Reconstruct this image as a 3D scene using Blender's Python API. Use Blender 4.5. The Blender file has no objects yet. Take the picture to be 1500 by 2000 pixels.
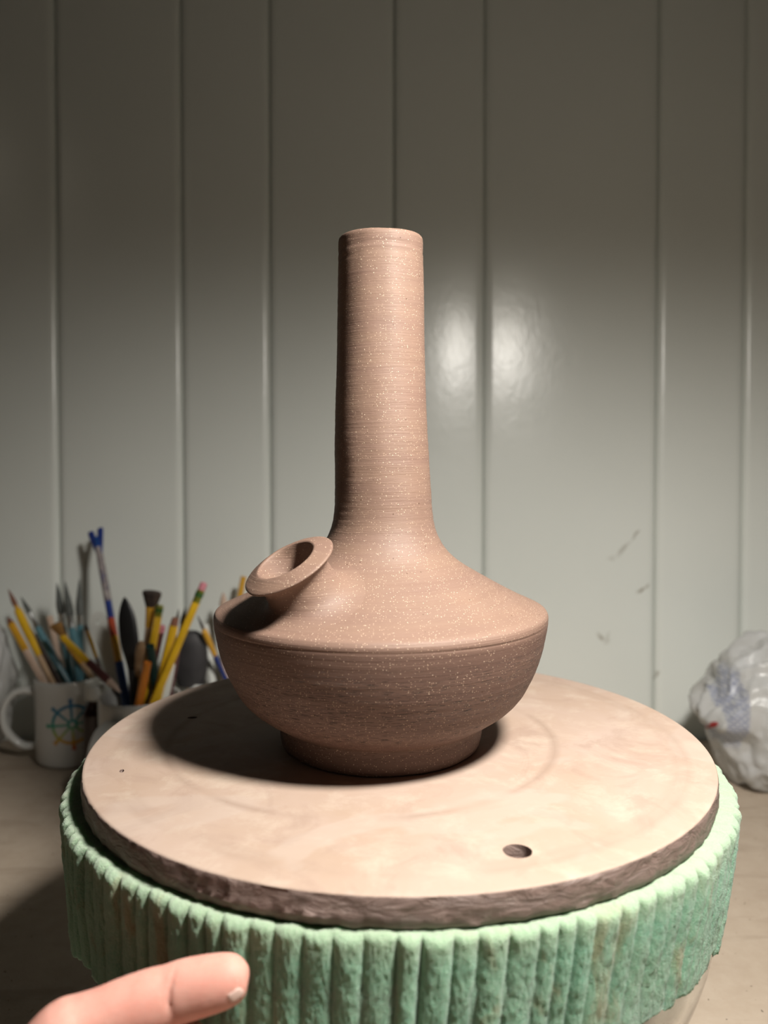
import bpy, bmesh, math, random
from mathutils import Vector, Matrix, noise
random.seed(7)
SC = bpy.context.scene
COL = SC.collection
PI = math.pi
# ------------------------------------------------------------------ camera
CAMZ = .337
PITCH = math.radians(3.75)
FPX = 1560.0
cam = bpy.data.cameras.new('camera'); camo = bpy.data.objects.new('camera', cam); COL.objects.link(camo)
camo.location = (0, 0, CAMZ); camo.rotation_euler = (PI/2 - PITCH, 0, math.radians(0.0))
cam.sensor_fit = 'HORIZONTAL'; cam.sensor_width = 36; cam.lens = 36*FPX/1500
cam.clip_start = .01
cam.dof.use_dof = True; cam.dof.focus_distance = .40; cam.dof.aperture_fstop = 37.4/4.2
SC.camera = camo
# ------------------------------------------------------------------ world, lights, exposure
w = bpy.data.worlds.new('world'); SC.world = w; w.use_nodes = True
w.node_tree.nodes['Background'].inputs[0].default_value = (.95, .88, .72, 1)
w.node_tree.nodes['Background'].inputs[1].default_value = .006
def lamp(name, kind, loc, energy, color, aim=None, **kw):
    l = bpy.data.lights.new(name, kind); o = bpy.data.objects.new(name, l); COL.objects.link(o)
    l.energy = energy; l.color = color; o.location = loc
    for k, v in kw.items(): setattr(l, k, v)
    if aim is not None: o.rotation_euler = (Vector(aim) - Vector(loc)).to_track_quat('-Z', 'Y').to_euler()
    return o
LAMP = (.197, .178, .640)
lamp('work_lamp', 'SPOT', LAMP, 33.0, (1, .955, .89), aim=(LAMP[0]-.02, LAMP[1]-.01, -.1), spot_size=math.radians(180), spot_blend=.85, shadow_soft_size=.042)
lamp('work_lamp_shade', 'POINT', (LAMP[0], LAMP[1]-.01, LAMP[2]+.03), 1.4, (1, .93, .78), shadow_soft_size=.05)   # light leaking through the lamp's shade
lamp('ceiling_lamp', 'POINT', (-1.25, -.5, 1.35), .7, (1, .9, .72), shadow_soft_size=.12)
SC.view_settings.view_transform = 'Standard'; SC.view_settings.look = 'None'
SC.view_settings.gamma = 1; SC.view_settings.use_curve_mapping = False
SC.view_settings.exposure = 0.0
# ------------------------------------------------------------------ helpers
def ray(px, py, Y):
    """a real place at depth Y in the room, from a reading off the photograph"""
    a, b = (px-750)/FPX, (py-1000)/FPX
    c, s = math.cos(PITCH), math.sin(PITCH)
    d = Vector((a, c - b*s, -s - b*c))
    d *= Y/d.y
    return Vector((d.x, d.y, CAMZ + d.z))
def mesh_obj(name, me, mats=(), parent=None, smooth=True):
    o = bpy.data.objects.new(name, me); COL.objects.link(o)
    for m in (mats if isinstance(mats, (list, tuple)) else [mats]): me.materials.append(m)
    if smooth:
        me.polygons.foreach_set('use_smooth', [True]*len(me.polygons))
    if parent: o.parent = parent
    return o
def from_bm(name, bm, mats=(), parent=None, smooth=True):
    me = bpy.data.meshes.new(name); bm.to_mesh(me); bm.free()
    return mesh_obj(name, me, mats, parent, smooth)
def from_py(name, v, f, mats=(), parent=None, smooth=True, mi=None):
    me = bpy.data.meshes.new(name); me.from_pydata(v, [], f); me.update()
    if mi: me.polygons.foreach_set('material_index', mi)
    return mesh_obj(name, me, mats, parent, smooth)
def empty(name, loc=(0, 0, 0)):
    o = bpy.data.objects.new(name, None); COL.objects.link(o); o.location = loc
    o.empty_display_size = .01
    return o
def tag(o, label=None, cat=None, group=None, kind=None):
    if label: o['label'] = label
    if cat: o['category'] = cat
    if group: o['group'] = group
    if kind: o['kind'] = kind
    return o
def sharp(o, deg=35):
    try: o.data.set_sharp_from_angle(angle=math.radians(deg))
    except Exception: pass
    return o
def lathe(prof, n=48, cap0=False, cap1=False, cx=0, cy=0, cz=0):
    """prof: list of (r,z) -> verts, faces round the z axis"""
    v, f = [], []
    for r, z in prof:
        for i in range(n):
            a = 2*PI*i/n
            v.append((cx+r*math.cos(a), cy+r*math.sin(a), cz+z))
    for j in range(len(prof)-1):
        for i in range(n):
            k = (i+1) % n
            f.append((j*n+i, j*n+k, (j+1)*n+k, (j+1)*n+i))
    if cap0: f.append(tuple(range(n))[::-1])
    if cap1: f.append(tuple((len(prof)-1)*n+i for i in range(n)))
    return v, f
def frame_of(d, up=Vector((0, 0, 1))):
    d = d.normalized()
    if abs(d.dot(up)) > .98: up = Vector((0, 1, 0))
    s = d.cross(up).normalized(); u = s.cross(d).normalized()
    return s, u
def loft(pts, n=20, up=Vector((0, 0, 1)), closed=True):
    """pts: (Vector, r_side, r_up) -> tube with rounded path"""
    v, f = [], []
    m = len(pts)
    for j, (p, rs, ru) in enumerate(pts):
        a = pts[max(0, j-1)][0]; b = pts[min(m-1, j+1)][0]
        s, u = frame_of(b-a, up)
        for i in range(n):
            t = 2*PI*i/n
            v.append(tuple(p + s*math.cos(t)*rs + u*math.sin(t)*ru))
    for j in range(m-1):
        for i in range(n):
            k = (i+1) % n
            f.append((j*n+i, j*n+k, (j+1)*n+k, (j+1)*n+i))
    if closed:
        f.append(tuple(range(n))[::-1]); f.append(tuple((m-1)*n+i for i in range(n)))
    return v, f
def catmull(P, k=6):
    out = []
    n = len(P)
    for i in range(n-1):
        p0 = P[max(0, i-1)]; p1 = P[i]; p2 = P[i+1]; p3 = P[min(n-1, i+2)]
        for j in range(k):
            t = j/k
            out.append(tuple(.5*((2*p1[c]) + (-p0[c]+p2[c])*t + (2*p0[c]-5*p1[c]+4*p2[c]-p3[c])*t*t + (-p0[c]+3*p1[c]-3*p2[c]+p3[c])*t**3) for c in range(len(p1))))
    out.append(tuple(P[-1]))
    return out
def N3(x, y, z): return noise.noise(Vector((x, y, z)))
# ---- node material helper
class NM:
    def __init__(s, name):
        s.m = bpy.data.materials.new(name); s.m.use_nodes = True
        s.t = s.m.node_tree; s.b = s.t.nodes['Principled BSDF']
    def n(s, typ, **kw):
        x = s.t.nodes.new(typ)
        for k, v in kw.items(): setattr(x, k, v)
        return x
    def l(s, a, b): s.t.links.new(a, b)
    def set(s, key, v): s.b.inputs[key].default_value = v
    def math(s, op, a, b=None, c=None, clamp=False):
        x = s.n('ShaderNodeMath', operation=op, use_clamp=clamp)
        for i, q in enumerate((a, b, c)):
            if q is None: continue
            if isinstance(q, (int, float)): x.inputs[i].default_value = q
            else: s.l(q, x.inputs[i])
        return x.outputs[0]
    def pos(s, obj=True):
        x = s.n('ShaderNodeTexCoord')
        return x.outputs['Object'] if obj else s.n('ShaderNodeNewGeometry').outputs['Position']
    def noise(s, vec, scale, detail=4, rough=.55, dist=0, sc3=None):
        if sc3:
            mp = s.n('ShaderNodeMapping'); mp.inputs['Scale'].default_value = sc3; s.l(vec, mp.inputs['Vector']); vec = mp.outputs[0]
        x = s.n('ShaderNodeTexNoise'); x.inputs['Scale'].default_value = scale; x.inputs['Detail'].default_value = detail
        x.inputs['Roughness'].default_value = rough; x.inputs['Distortion'].default_value = dist
        s.l(vec, x.inputs['Vector']); return x.outputs['Fac']
    def ramp(s, fac, stops, interp='LINEAR'):
        x = s.n('ShaderNodeValToRGB'); cr = x.color_ramp; cr.interpolation = interp
        while len(cr.elements) < len(stops): cr.elements.new(.5)
        for e, (p, c) in zip(cr.elements, stops):
            e.position = p; e.color = (c, c, c, 1) if isinstance(c, (int, float)) else (*c, 1)
        s.l(fac, x.inputs[0]); return x.outputs[0]
    def mix(s, fac, a, b, mode='MIX'):
        x = s.n('ShaderNodeMix', data_type='RGBA', blend_type=mode)
        for sock, q in ((x.inputs[0], fac), (x.inputs[6], a), (x.inputs[7], b)):
            if isinstance(q, (int, float)): sock.default_value = q
            elif isinstance(q, tuple): sock.default_value = (*q, 1)
            else: s.l(q, sock)
        return x.outputs[2]
    def bump(s, h, strength=.3, dist=.001, prev=None):
        x = s.n('ShaderNodeBump'); x.inputs['Strength'].default_value = strength; x.inputs['Distance'].default_value = dist
        s.l(h, x.inputs['Height'])
        if prev is not None: s.l(prev, x.inputs['Normal'])
        s.l(x.outputs[0], s.b.inputs['Normal']); return x.outputs[0]
    def color(s, c): s.l(c, s.b.inputs['Base Color'])
def simple(name, col, rough=.5, metal=0, var=.12, scale=60, bump=0, **kw):
    m = NM(name); p = m.pos()
    f = m.noise(p, scale, 3)
    c = m.mix(m.ramp(f, [(.3, 0.), (.7, 1.)]), tuple(max(0, x*(1-var)) for x in col), tuple(min(1, x*(1+var)) for x in col))
    m.color(c); m.set('Roughness', rough); m.set('Metallic', metal)
    if bump: m.bump(m.noise(p, scale*4, 3), bump, .0006)
    for k, v in kw.items(): m.set(k, v)
    return m.m
# ------------------------------------------------------------------ materials
def mat_wall():
    m = NM('glossy_wall_paint'); p = m.pos(False)
    big = m.noise(p, 2.2, 3)
    c = m.mix(m.ramp(big, [(.35, 0.), (.65, 1.)]), (.70, .73, .69), (.74, .77, .73))
    # small brown smears left on the paint: place, tilt, half length, half width, strength
    def smear(px, py, rot, la, lb, k):
        nonlocal c
        q = ray(px, py, WALLY)
        mp = m.n('ShaderNodeMapping', vector_type='TEXTURE')
        mp.inputs['Location'].default_value = q; mp.inputs['Rotation'].default_value = (0, math.radians(-rot), 0)
        mp.inputs['Scale'].default_value = (la, .5, lb)
        wob = m.n('ShaderNodeTexNoise'); wob.inputs['Scale'].default_value = 70; wob.inputs['Detail'].default_value = 3; m.l(p, wob.inputs['Vector'])
        sub = m.n('ShaderNodeVectorMath', operation='SUBTRACT'); m.l(wob.outputs['Color'], sub.inputs[0]); sub.inputs[1].default_value = (.5, .5, .5)
        sca = m.n('ShaderNodeVectorMath', operation='SCALE'); m.l(sub.outputs[0], sca.inputs[0]); sca.inputs['Scale'].default_value = .014
        add = m.n('ShaderNodeVectorMath', operation='ADD'); m.l(p, add.inputs[0]); m.l(sca.outputs[0], add.inputs[1])
        m.l(add.outputs[0], mp.inputs['Vector'])
        ln = m.n('ShaderNodeVectorMath', operation='LENGTH'); m.l(mp.outputs[0], ln.inputs[0])
        c = m.mix(m.ramp(ln.outputs['Value'], [(.25, k), (1., 0.)]), c, (.17, .13, .075))
    smear(1246, 1046, 52, .010, .0026, .55); smear(1222, 1075, 50, .016, .0032, .38); smear(1199, 1092, 40, .006, .004, .2)
    smear(1256, 1156, 25, .0055, .0026, .75); smear(1266, 1148, 50, .007, .002, .5)
    smear(1174, 1245, 0, .0055, .0042, .6); smear(1188, 1246, 60, .009, .004, .25); smear(1284, 1320, 55, .007, .0022, .5)
    smear(106, 1178, 80, .006, .003, .5)
    m.color(c); m.set('Roughness', .245); m.set('Specular IOR Level', .6)
    h1 = m.noise(p, 130, 3, .6, .6, (1, 1, .55)); h2 = m.noise(p, 14, 2)
    b = m.bump(h2, .12, .004); m.bump(h1, .20, .0009, b)
    return m.m
def mat_table():
    m = NM('dusty_table_top'); p = m.pos(False)
    a = m.noise(p, 7, 6, .6); b = m.noise(p, 60, 5, .7); s = m.noise(p, 210, 2)
    g = m.noise(p, 6, 5, .6, .3, (1.0, 7, 1))
    c = m.mix(m.ramp(a, [(.3, 0.), (.7, 1.)]), (.33, .26, .195), (.40, .325, .25))
    c = m.mix(m.math('MULTIPLY', m.ramp(b, [(.4, 0.), (.7, 1.)]), .35), c, (.47, .40, .32))
    c = m.mix(m.math('MULTIPLY', m.ramp(g, [(.55, 0.), (.62, 1.)]), .25), c, (.20, .145, .10))
    c = m.mix(m.ramp(s, [(.70, 0.), (.735, .8)]), c, (.07, .05, .035))
    q = m.noise(p, 38, 2)
    c = m.mix(m.ramp(q, [(.73, 0.), (.76, .85)]), c, (.06, .04, .03))
    m.color(c); m.set('Roughness', .8)
    m.bump(b, .4, .0012); return m.m
def mat_clay():
    m = NM('speckled_leather_hard_clay'); p = m.pos()
    sep = m.n('ShaderNodeSeparateXYZ'); m.l(p, sep.inputs[0]); x, y, z = sep.outputs
    ang = m.math('ARCTAN2', m.math('MULTIPLY', x, -1), m.math('MULTIPLY', y, -1))  # seam at the back
    cb = m.n('ShaderNodeCombineXYZ'); m.l(m.math('MULTIPLY', ang, .06), cb.inputs[0]); m.l(m.math('ADD', z, m.math('MULTIPLY', ang, .0006)), cb.inputs[2]); u = cb.outputs[0]
    rings = m.noise(u, 1, 6, .65, 0, (9, 1, 900)); fine = m.noise(u, 1, 4, .6, 0, (60, 1, 2600)); band = m.noise(u, 1, 3, .5, 0, (6, 1, 120))
    blot = m.noise(p, 26, 4, .6)
    c = m.mix(m.ramp(blot, [(.3, 0.), (.7, 1.)]), (0.188, 0.119, 0.088), (0.218, 0.139, 0.101))
    c = m.mix(m.math('MULTIPLY', m.ramp(band, [(.4, 0.), (.62, 1.)]), .5), c, (0.172, 0.105, 0.084))
    c = m.mix(m.math('MULTIPLY', m.ramp(rings, [(.45, 0.), (.7, 1.)]), .35), c, (0.226, 0.150, 0.110))
    # shade below the shoulder painted into the clay colour, with purple-brown streaks
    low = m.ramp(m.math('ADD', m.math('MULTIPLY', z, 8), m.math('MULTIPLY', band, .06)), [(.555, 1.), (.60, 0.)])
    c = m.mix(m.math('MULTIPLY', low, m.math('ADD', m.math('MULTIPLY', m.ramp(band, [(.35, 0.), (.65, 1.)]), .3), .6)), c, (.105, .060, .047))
    # grog specks
    def specks(scale, thr, lo, col, c):
        v = m.n('ShaderNodeTexVoronoi', feature='F1'); v.inputs['Scale'].default_value = scale; m.l(p, v.inputs['Vector'])
        s2 = m.n('ShaderNodeSeparateColor'); m.l(v.outputs['Color'], s2.inputs[0])
        pick = m.math('GREATER_THAN', s2.outputs[0], lo)
        dot = m.ramp(v.outputs['Distance'], [(thr*.55, 1.), (thr, 0.)])
        f = m.math('MULTIPLY', pick, dot)
        return m.mix(f, c, col), f
    c, f1 = specks(640, .20, .66, (.54, .42, .31), c)
    c, f2 = specks(1100, .26, .66, (.52, .38, .27), c)
    c, f3 = specks(300, .13, .86, (.07, .035, .02), c)
    # torn drag marks and pits low on the body
    drag = m.noise(u, 1, 3, .6, 0, (210, 1, 2600))
    zone = m.ramp(z, [(.008, 0.), (.018, 1.), (.050, 1.), (.062, 0.)])
    zz = m.noise(u, 1, 2, .5, 0, (8, 1, 90))
    cut = m.math('MULTIPLY', m.math('MULTIPLY', m.ramp(drag, [(.586, 0.), (.598, 1.)]), zone), m.ramp(zz, [(.42, 0.), (.55, 1.)]))
    c = m.mix(cut, c, (.014, .007, .004))
    dry = m.ramp(z, [(.0, 1.), (.030, .6), (.062, .45), (.073, 0.)])
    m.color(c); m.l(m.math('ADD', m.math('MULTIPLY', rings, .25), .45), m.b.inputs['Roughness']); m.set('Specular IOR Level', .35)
    b = m.bump(rings, .45, .0005); b = m.bump(fine, .35, .0003, b); b = m.bump(f1, .5, .00022, b)
    inv = m.math('MULTIPLY', cut, -1); b = m.bump(inv, 1., .0008, b)
    m.bump(m.noise(p, 350, 4, .65), .25, .0004, b)
    return m.m
def mat_plaster():
    m = NM('plaster_bat_top'); p = m.pos()
    a = m.noise(p, 14, 6, .6, .6); b = m.noise(p, 40, 6, .7, .4)
    c = m.mix(m.ramp(a, [(.32, 0.), (.68, 1.)]), (0.345, 0.252, 0.192), (0.380, 0.290, 0.240))
    c = m.mix(m.math('MULTIPLY', m.ramp(b, [(.50, 0.), (.68, 1.)]), .6), c, (0.435, 0.355, 0.285))
    c = m.mix(m.math('MULTIPLY', m.ramp(m.noise(p, 24, 5, .65, 1.), [(.54, 0.), (.66, 1.)]), .5), c, (0.285, 0.200, 0.158))
    c = m.mix(m.math('MULTIPLY', m.ramp(m.noise(p, 9, 3, .5, 1.5), [(.56, 0.), (.60, 1.)]), .4), c, (0.40, 0.325, 0.275))
    # faint turned circle and edge rings
    def circle(cx, cy, r, wd, k, col, c):
        v = m.n('ShaderNodeVectorMath', operation='DISTANCE'); m.l(p, v.inputs[0]); v.inputs[1].default_value = (cx, cy, 0)
        d = m.math('ABSOLUTE', m.math('SUBTRACT', v.outputs['Value'], r))
        f = m.math('MULTIPLY', m.ramp(d, [(0., k), (wd, 0.)]), m.ramp(m.noise(p, 18, 3), [(.38, 0.), (.55, 1.)]))
        return m.mix(f, c, col)
    c = circle(-.02, 0, .105, .0013, .5, (0.231, 0.161, 0.122), c)
    c = circle(0, 0, .151, .0010, .35, (0.252, 0.182, 0.140), c)
    c = circle(0, 0, .146, .0008, .25, (0.252, 0.182, 0.140), c)
    s = m.noise(p, 520, 2); c = m.mix(m.ramp(s, [(.74, 0.), (.78, .6)]), c, (.25, .15, .10))
    m.color(c); m.set('Roughness', .72); m.set('Specular IOR Level', .3)
    q = m.bump(b, .18, .0008); m.bump(m.noise(p, 300, 4, .6), .12, .0003, q)
    return m.m
def mat_bat_side():
    m = NM('clay_smeared_bat_edge'); p = m.pos()
    a = m.noise(p, 60, 6, .65, .8, (1, 1, 3))
    c = m.mix(m.ramp(a, [(.35, 0.), (.65, 1.)]), (0.164, 0.112, 0.094), (0.213, 0.152, 0.131))
    c = m.mix(m.ramp(m.noise(p, 110, 3, .6, 1.2, (1, 1, 4)), [(.62, 0.), (.68, .6)]), c, (0.303, 0.238, 0.209))
    m.color(c); m.set('Roughness', .5)
    b = m.bump(a, .9, .0022); m.bump(m.noise(p, 260, 4, .7), .35, .0006, b)
    return m.m
def mat_foam():
    m = NM('mint_green_foam'); p = m.pos()
    a = m.noise(p, 30, 5, .65, .6); fz = m.noise(p, 950, 3, .75); fz2 = m.noise(p, 1900, 2, .7)
    c = m.mix(m.ramp(a, [(.3, 0.), (.7, 1.)]), (0.122, 0.302, 0.202), (0.216, 0.382, 0.259))
    c = m.mix(m.ramp(fz, [(.35, .0), (.7, .6)]), c, (0.331, 0.461, 0.331))
    st = m.noise(p, 46, 4, .6, .8, (1, 1, .5))
    c = m.mix(m.ramp(st, [(.57, 0.), (.68, .62)]), c, (.25, .20, .10))
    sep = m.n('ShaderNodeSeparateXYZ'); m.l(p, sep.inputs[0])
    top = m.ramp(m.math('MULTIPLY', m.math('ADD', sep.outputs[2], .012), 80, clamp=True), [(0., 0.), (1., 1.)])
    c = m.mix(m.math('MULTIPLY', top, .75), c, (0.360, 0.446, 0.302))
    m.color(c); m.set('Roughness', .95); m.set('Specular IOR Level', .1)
    m.set('Subsurface Weight', .35); m.set('Subsurface Radius', (.004, .007, .005)); m.set('Subsurface Scale', 1.0)
    m.set('Sheen Weight', .25)
    b = m.bump(fz, .6, .0008); m.bump(fz2, .6, .0005, b)
    return m.m
def mat_glass():
    m = NM('clear_bowl_glass'); m.set('Base Color', (.90, .93, .92, 1)); m.set('Transmission Weight', 1.); m.set('Roughness', .04); m.set('IOR', 1.47)
    return m.m
def mat_skin():
    m = NM('pink_skin'); p = m.pos(False)
    a = m.noise(p, 70, 4, .6); b = m.noise(p, 260, 3, .6)
    c = m.mix(m.ramp(a, [(.3, 0.), (.7, 1.)]), (0.585, 0.268, 0.212), (0.600, 0.322, 0.262))
    c = m.mix(m.ramp(b, [(.5, 0.), (.75, .35)]), c, (0.527, 0.212, 0.170))
    m.color(c); m.set('Roughness', .62); m.set('Specular IOR Level', .3); m.set('Subsurface Weight', .25); m.set('Subsurface Radius', (.006, .0022, .0014)); m.set('Subsurface Scale', .8)
    v = m.n('ShaderNodeTexVoronoi'); v.inputs['Scale'].default_value = 1400; m.l(p, v.inputs['Vector'])
    b1 = m.bump(v.outputs['Distance'], .15, .0002); m.bump(b, .2, .0005, b1)
    return m.m
def mat_bag(name, patch=False):
    m = NM(name); p = m.pos()
    a = m.noise(p, 22, 4, .6)
    c = m.mix(m.ramp(a, [(.3, 0.), (.7, 1.)]), (.60, .59, .56), (.74, .75, .76))
    if patch:
        sep = m.n('ShaderNodeSeparateXYZ'); m.l(p, sep.inputs[0]); x, y, z = sep.outputs
        # woven-looking blue print along the left flank
        ctr = m.math('ADD', m.math('MULTIPLY', m.math('SUBTRACT', z, .085), .02), -.058)
        d = m.math('ABSOLUTE', m.math('SUBTRACT', x, ctr))
        mask = m.math('MULTIPLY', m.ramp(m.math('MULTIPLY', d, 50), [(.42, 1.), (.52, 0.)]), m.math('MULTIPLY', m.ramp(m.math('MULTIPLY', z, 5), [(.22, 0.), (.27, 1.), (.60, 1.), (.64, 0.)]), m.math('LESS_THAN', y, 0.01)))
        ck = m.n('ShaderNodeTexBrick'); ck.inputs['Scale'].default_value = 80; ck.inputs['Color1'].default_value = (.10, .13, .32, 1); ck.inputs['Color2'].default_value = (.26, .30, .46, 1); ck.inputs['Mortar'].default_value = (.55, .57, .62, 1); ck.inputs['Mortar Size'].default_value = .06
        cb = m.n('ShaderNodeCombineXYZ'); m.l(x, cb.inputs[0]); m.l(z, cb.inputs[1]); m.l(cb.outputs[0], ck.inputs['Vector'])
        c = m.mix(m.math('MULTIPLY', mask, .9), c, ck.outputs['Color'])
    m.color(c); m.set('Roughness', .25); m.set('Specular IOR Level', .6)
    m.set('Transmission Weight', .0)
    tr = m.n('ShaderNodeBsdfTranslucent'); tr.inputs[0].default_value = (.7, .7, .68, 1)
    tp = m.n('ShaderNodeBsdfTransparent')
    mx = m.n('ShaderNodeMixShader'); mx.inputs[0].default_value = .35; m.l(m.b.outputs[0], mx.inputs[1]); m.l(tr.outputs[0], mx.inputs[2])
    m2 = m.n('ShaderNodeMixShader'); m2.inputs[0].default_value = .10; m.l(mx.outputs[0], m2.inputs[1]); m.l(tp.outputs[0], m2.inputs[2])
    m.l(m2.outputs[0], m.t.nodes['Material Output'].inputs['Surface'])
    m.bump(m.noise(p, 70, 5, .65, 1.2), .5, .002)
    return m.m
def mat_rainbow():
    m = NM('rainbow_wheel_print'); p = m.pos()
    sep = m.n('ShaderNodeSeparateXYZ'); m.l(p, sep.inputs[0])
    t = m.math('ADD', m.math('MULTIPLY', m.math('SUBTRACT', sep.outputs[2], .05), 14), .5)
    c = m.ramp(t, [(.10, (.50, .07, .05)), (.24, (.60, .33, .05)), (.36, (.35, .45, .10)), (.48, (.05, .32, .22)), (.62, (.03, .22, .30)), (.88, (.05, .15, .33))])
    m.color(c); m.set('Roughness', .3); return m.m
def mat_mottled(name, cols, scale=90, sc3=(1, 1, .35), rough=.5):
    m = NM(name); p = m.pos()
    f = m.noise(p, scale, 4, .7, .5, sc3)
    k = len(cols); c = m.ramp(f, [(.36+.28*i/(k-1), q) for i, q in enumerate(cols)])
    m.color(c); m.set('Roughness', rough); return m.m
WALLY = .95
M = {}
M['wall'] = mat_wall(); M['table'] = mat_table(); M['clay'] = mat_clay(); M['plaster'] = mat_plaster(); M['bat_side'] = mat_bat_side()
M['foam'] = mat_foam(); M['glass'] = mat_glass(); M['skin'] = mat_skin()
M['bag'] = mat_bag('crumpled_white_plastic', True); M['bag_grey'] = mat_bag('thin_grey_plastic')
M['rainbow'] = mat_rainbow()
M['mug'] = simple('white_glazed_ceramic', (.62, .62, .59), .15, var=.03, scale=12)
M['groove'] = simple('wall_joint_paint', (.55, .56, .51), .5, var=.05, scale=9)
M['yellow'] = simple('yellow_lacquer', (.72, .43, .02), .22)
M['ochre'] = simple('ochre_lacquer', (.62, .33, .03), .22)
M['tan'] = mat_mottled('bare_tan_wood', [(.36, .22, .12), (.52, .36, .22)], 60, (1, 1, .12))
M['pinkwood'] = mat_mottled('pale_pink_wood', [(.50, .36, .27), (.62, .46, .36)], 60, (1, 1, .12))
M['teal'] = simple('teal_lacquer', (.09, .22, .27), .25)
M['navy'] = simple('navy_blue_plastic', (.02, .04, .20), .35)
M['blue'] = simple('blue_lacquer', (.02, .07, .26), .3)
M['red'] = simple('red_lacquer', (.42, .07, .03), .3)
M['orange'] = simple('orange_lacquer', (.66, .22, .03), .3)
M['maroon'] = simple('maroon_lacquer', (.10, .03, .03), .3)
M['dkgreen'] = simple('dark_green_lacquer', (.015, .045, .04), .3)
M['black'] = simple('black_plastic', (.012, .012, .013), .4)
M['rubber'] = simple('black_rubber', (.03, .028, .03), .6, var=.3)
M['silver'] = simple('brushed_steel_ferrule', (.45, .46, .46), .3, 1)
M['gold'] = simple('yellow_green_ferrule', (.30, .30, .04), .3, .7)
M['green'] = simple('green_ferrule_band', (.05, .13, .03), .4, .3)
M['pink'] = simple('pink_eraser', (.55, .20, .24), .7)
M['bristle_grey'] = mat_mottled('grey_bristles', [(.05, .055, .05), (.15, .16, .15)], 200, (1, 1, .05), .8)
M['bristle_dark'] = mat_mottled('dark_brown_bristles', [(.015, .010, .008), (.06, .04, .03)], 200, (1, 1, .05), .9)
M['bristle_ochre'] = mat_mottled('golden_bristles', [(.22, .11, .03), (.36, .19, .05)], 200, (1, 1, .05), .8)
M['bristle_red'] = mat_mottled('reddish_bristles', [(.14, .05, .03), (.24, .10, .06)], 200, (1, 1, .05), .8)
M['smudged'] = mat_mottled('clay_smudged_blue_handle', [(.03, .05, .20), (.20, .17, .17), (.40, .36, .34)], 70, (1, 1, .5), .7)
M['whiteplastic'] = simple('white_plastic', (.66, .67, .63), .35, var=.04)
M['brownglass'] = simple('dark_brown_glass', (.030, .014, .010), .12, var=.1)
M['floor'] = mat_mottled('grey_concrete', [(.16, .15, .14), (.24, .22, .2)], 6, (1, 1, 1), .85)
M['nail'] = simple('pale_fingernail', (.60, .42, .36), .3, var=.05)
M['redfilm'] = simple('red_printed_film', (.22, .02, .02), .35)
# ------------------------------------------------------------------ the setting
def box_bm(bm, x0, x1, y0, y1, z0, z1, bev=0):
    vs = [bm.verts.new(c) for c in ((x0, y0, z0), (x1, y0, z0), (x1, y1, z0), (x0, y1, z0), (x0, y0, z1), (x1, y0, z1), (x1, y1, z1), (x0, y1, z1))]
    fs = [bm.faces.new([vs[i] for i in q]) for q in ((0, 3, 2, 1), (4, 5, 6, 7), (0, 1, 5, 4), (1, 2, 6, 5), (2, 3, 7, 6), (3, 0, 4, 7))]
    if bev:
        es = {e for f in fs for e in f.edges}
        bmesh.ops.bevel(bm, geom=list(es), offset=bev, segments=3, affect='EDGES', profile=.5)
bm = bmesh.new(); box_bm(bm, -1.6, 1.6, WALLY+.012, WALLY+.09, -.75, 1.75)
wall = tag(from_bm('wall_back', bm, M['groove'], smooth=False), kind='structure')
bm = bmesh.new(); box_bm(bm, -1.6, 1.6, -1.2, WALLY+.09, -.80, -.75)
tag(from_bm('floor', bm, M['floor'], smooth=False), kind='structure')
seams = [ray(x, 900, WALLY).x for x in (104, 351, 525, 770, 948, 1290, 1462)]
xs = list(seams)
while xs[0] > -1.45: xs.insert(0, xs[0] - (.115 if len(xs) % 2 else .168))
k = 0
while xs[-1] < 1.45: xs.append(xs[-1] + (.168, .115)[k % 2]); k += 1
def wall_board(xa, xb, proud):
    """one tongue-and-groove board: flat face with eased long edges"""
    g = .0005; e = .0062; d = .0031
    prof = [(xa+g, .0125), (xa+g, d+.0016), (xa+g+e*.35, d*.45), (xa+g+e, 0), (xa+g+e*1.7, -.0004), ((xa+xb)/2, -.0004),
            (xb-g-e*1.7, -.0004), (xb-g-e, 0), (xb-g-e*.35, d*.45), (xb-g, d+.0016), (xb-g, .0125)]
    v, f = [], []
    zs = (-.75, 0, .9, 1.75)
    for z in zs:
        for x, y in prof: v.append((x, WALLY + y - proud, z))
    n = len(prof)
    for j in range(len(zs)-1):
        for i in range(n-1): f.append((j*n+i, j*n+i+1, (j+1)*n+i+1, (j+1)*n+i))
    f.append(tuple(range(n))[::-1]); f.append(tuple((len(zs)-1)*n+i for i in range(n)))
    o = from_py('wall_board', v, f, M['wall'], wall)
    return sharp(o, 60)
for i in range(len(xs)-1):
    wall_board(xs[i], xs[i+1], (.0000, .0005, .0002, .0008)[i % 4])
wall.location = (0, WALLY, 0); wall.rotation_euler = (math.radians(-2.3), 0, 0)
for o_ in [wall]:
    o_.data.transform(Matrix.Translation((0, -WALLY, 0)))
for o_ in list(wall.children): o_.data.transform(Matrix.Translation((0, -WALLY, 0)))
# workbench
bench = tag(empty('workbench', (0, .5, -.75)), 'wide dusty grey-brown work table carrying the bowl, mugs and bags', 'table')
def child_world(o, par):
    o.parent = par; o.matrix_parent_inverse = Matrix.Translation(par.location).inverted(); return o
bm = bmesh.new(); box_bm(bm, -1.3, 1.3, -.12, WALLY-.006, -.03, 0, .0015)
child_world(from_bm('tabletop', bm, M['table'], smooth=False), bench)
for x in (-1.2, 1.2):
    for y in (-.04, .86):
        bm = bmesh.new(); box_bm(bm, x-.03, x+.03, y-.03, y+.03, -.75, -.03, .002)
        child_world(from_bm('leg', bm, M['tan'], smooth=False), bench)
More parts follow.
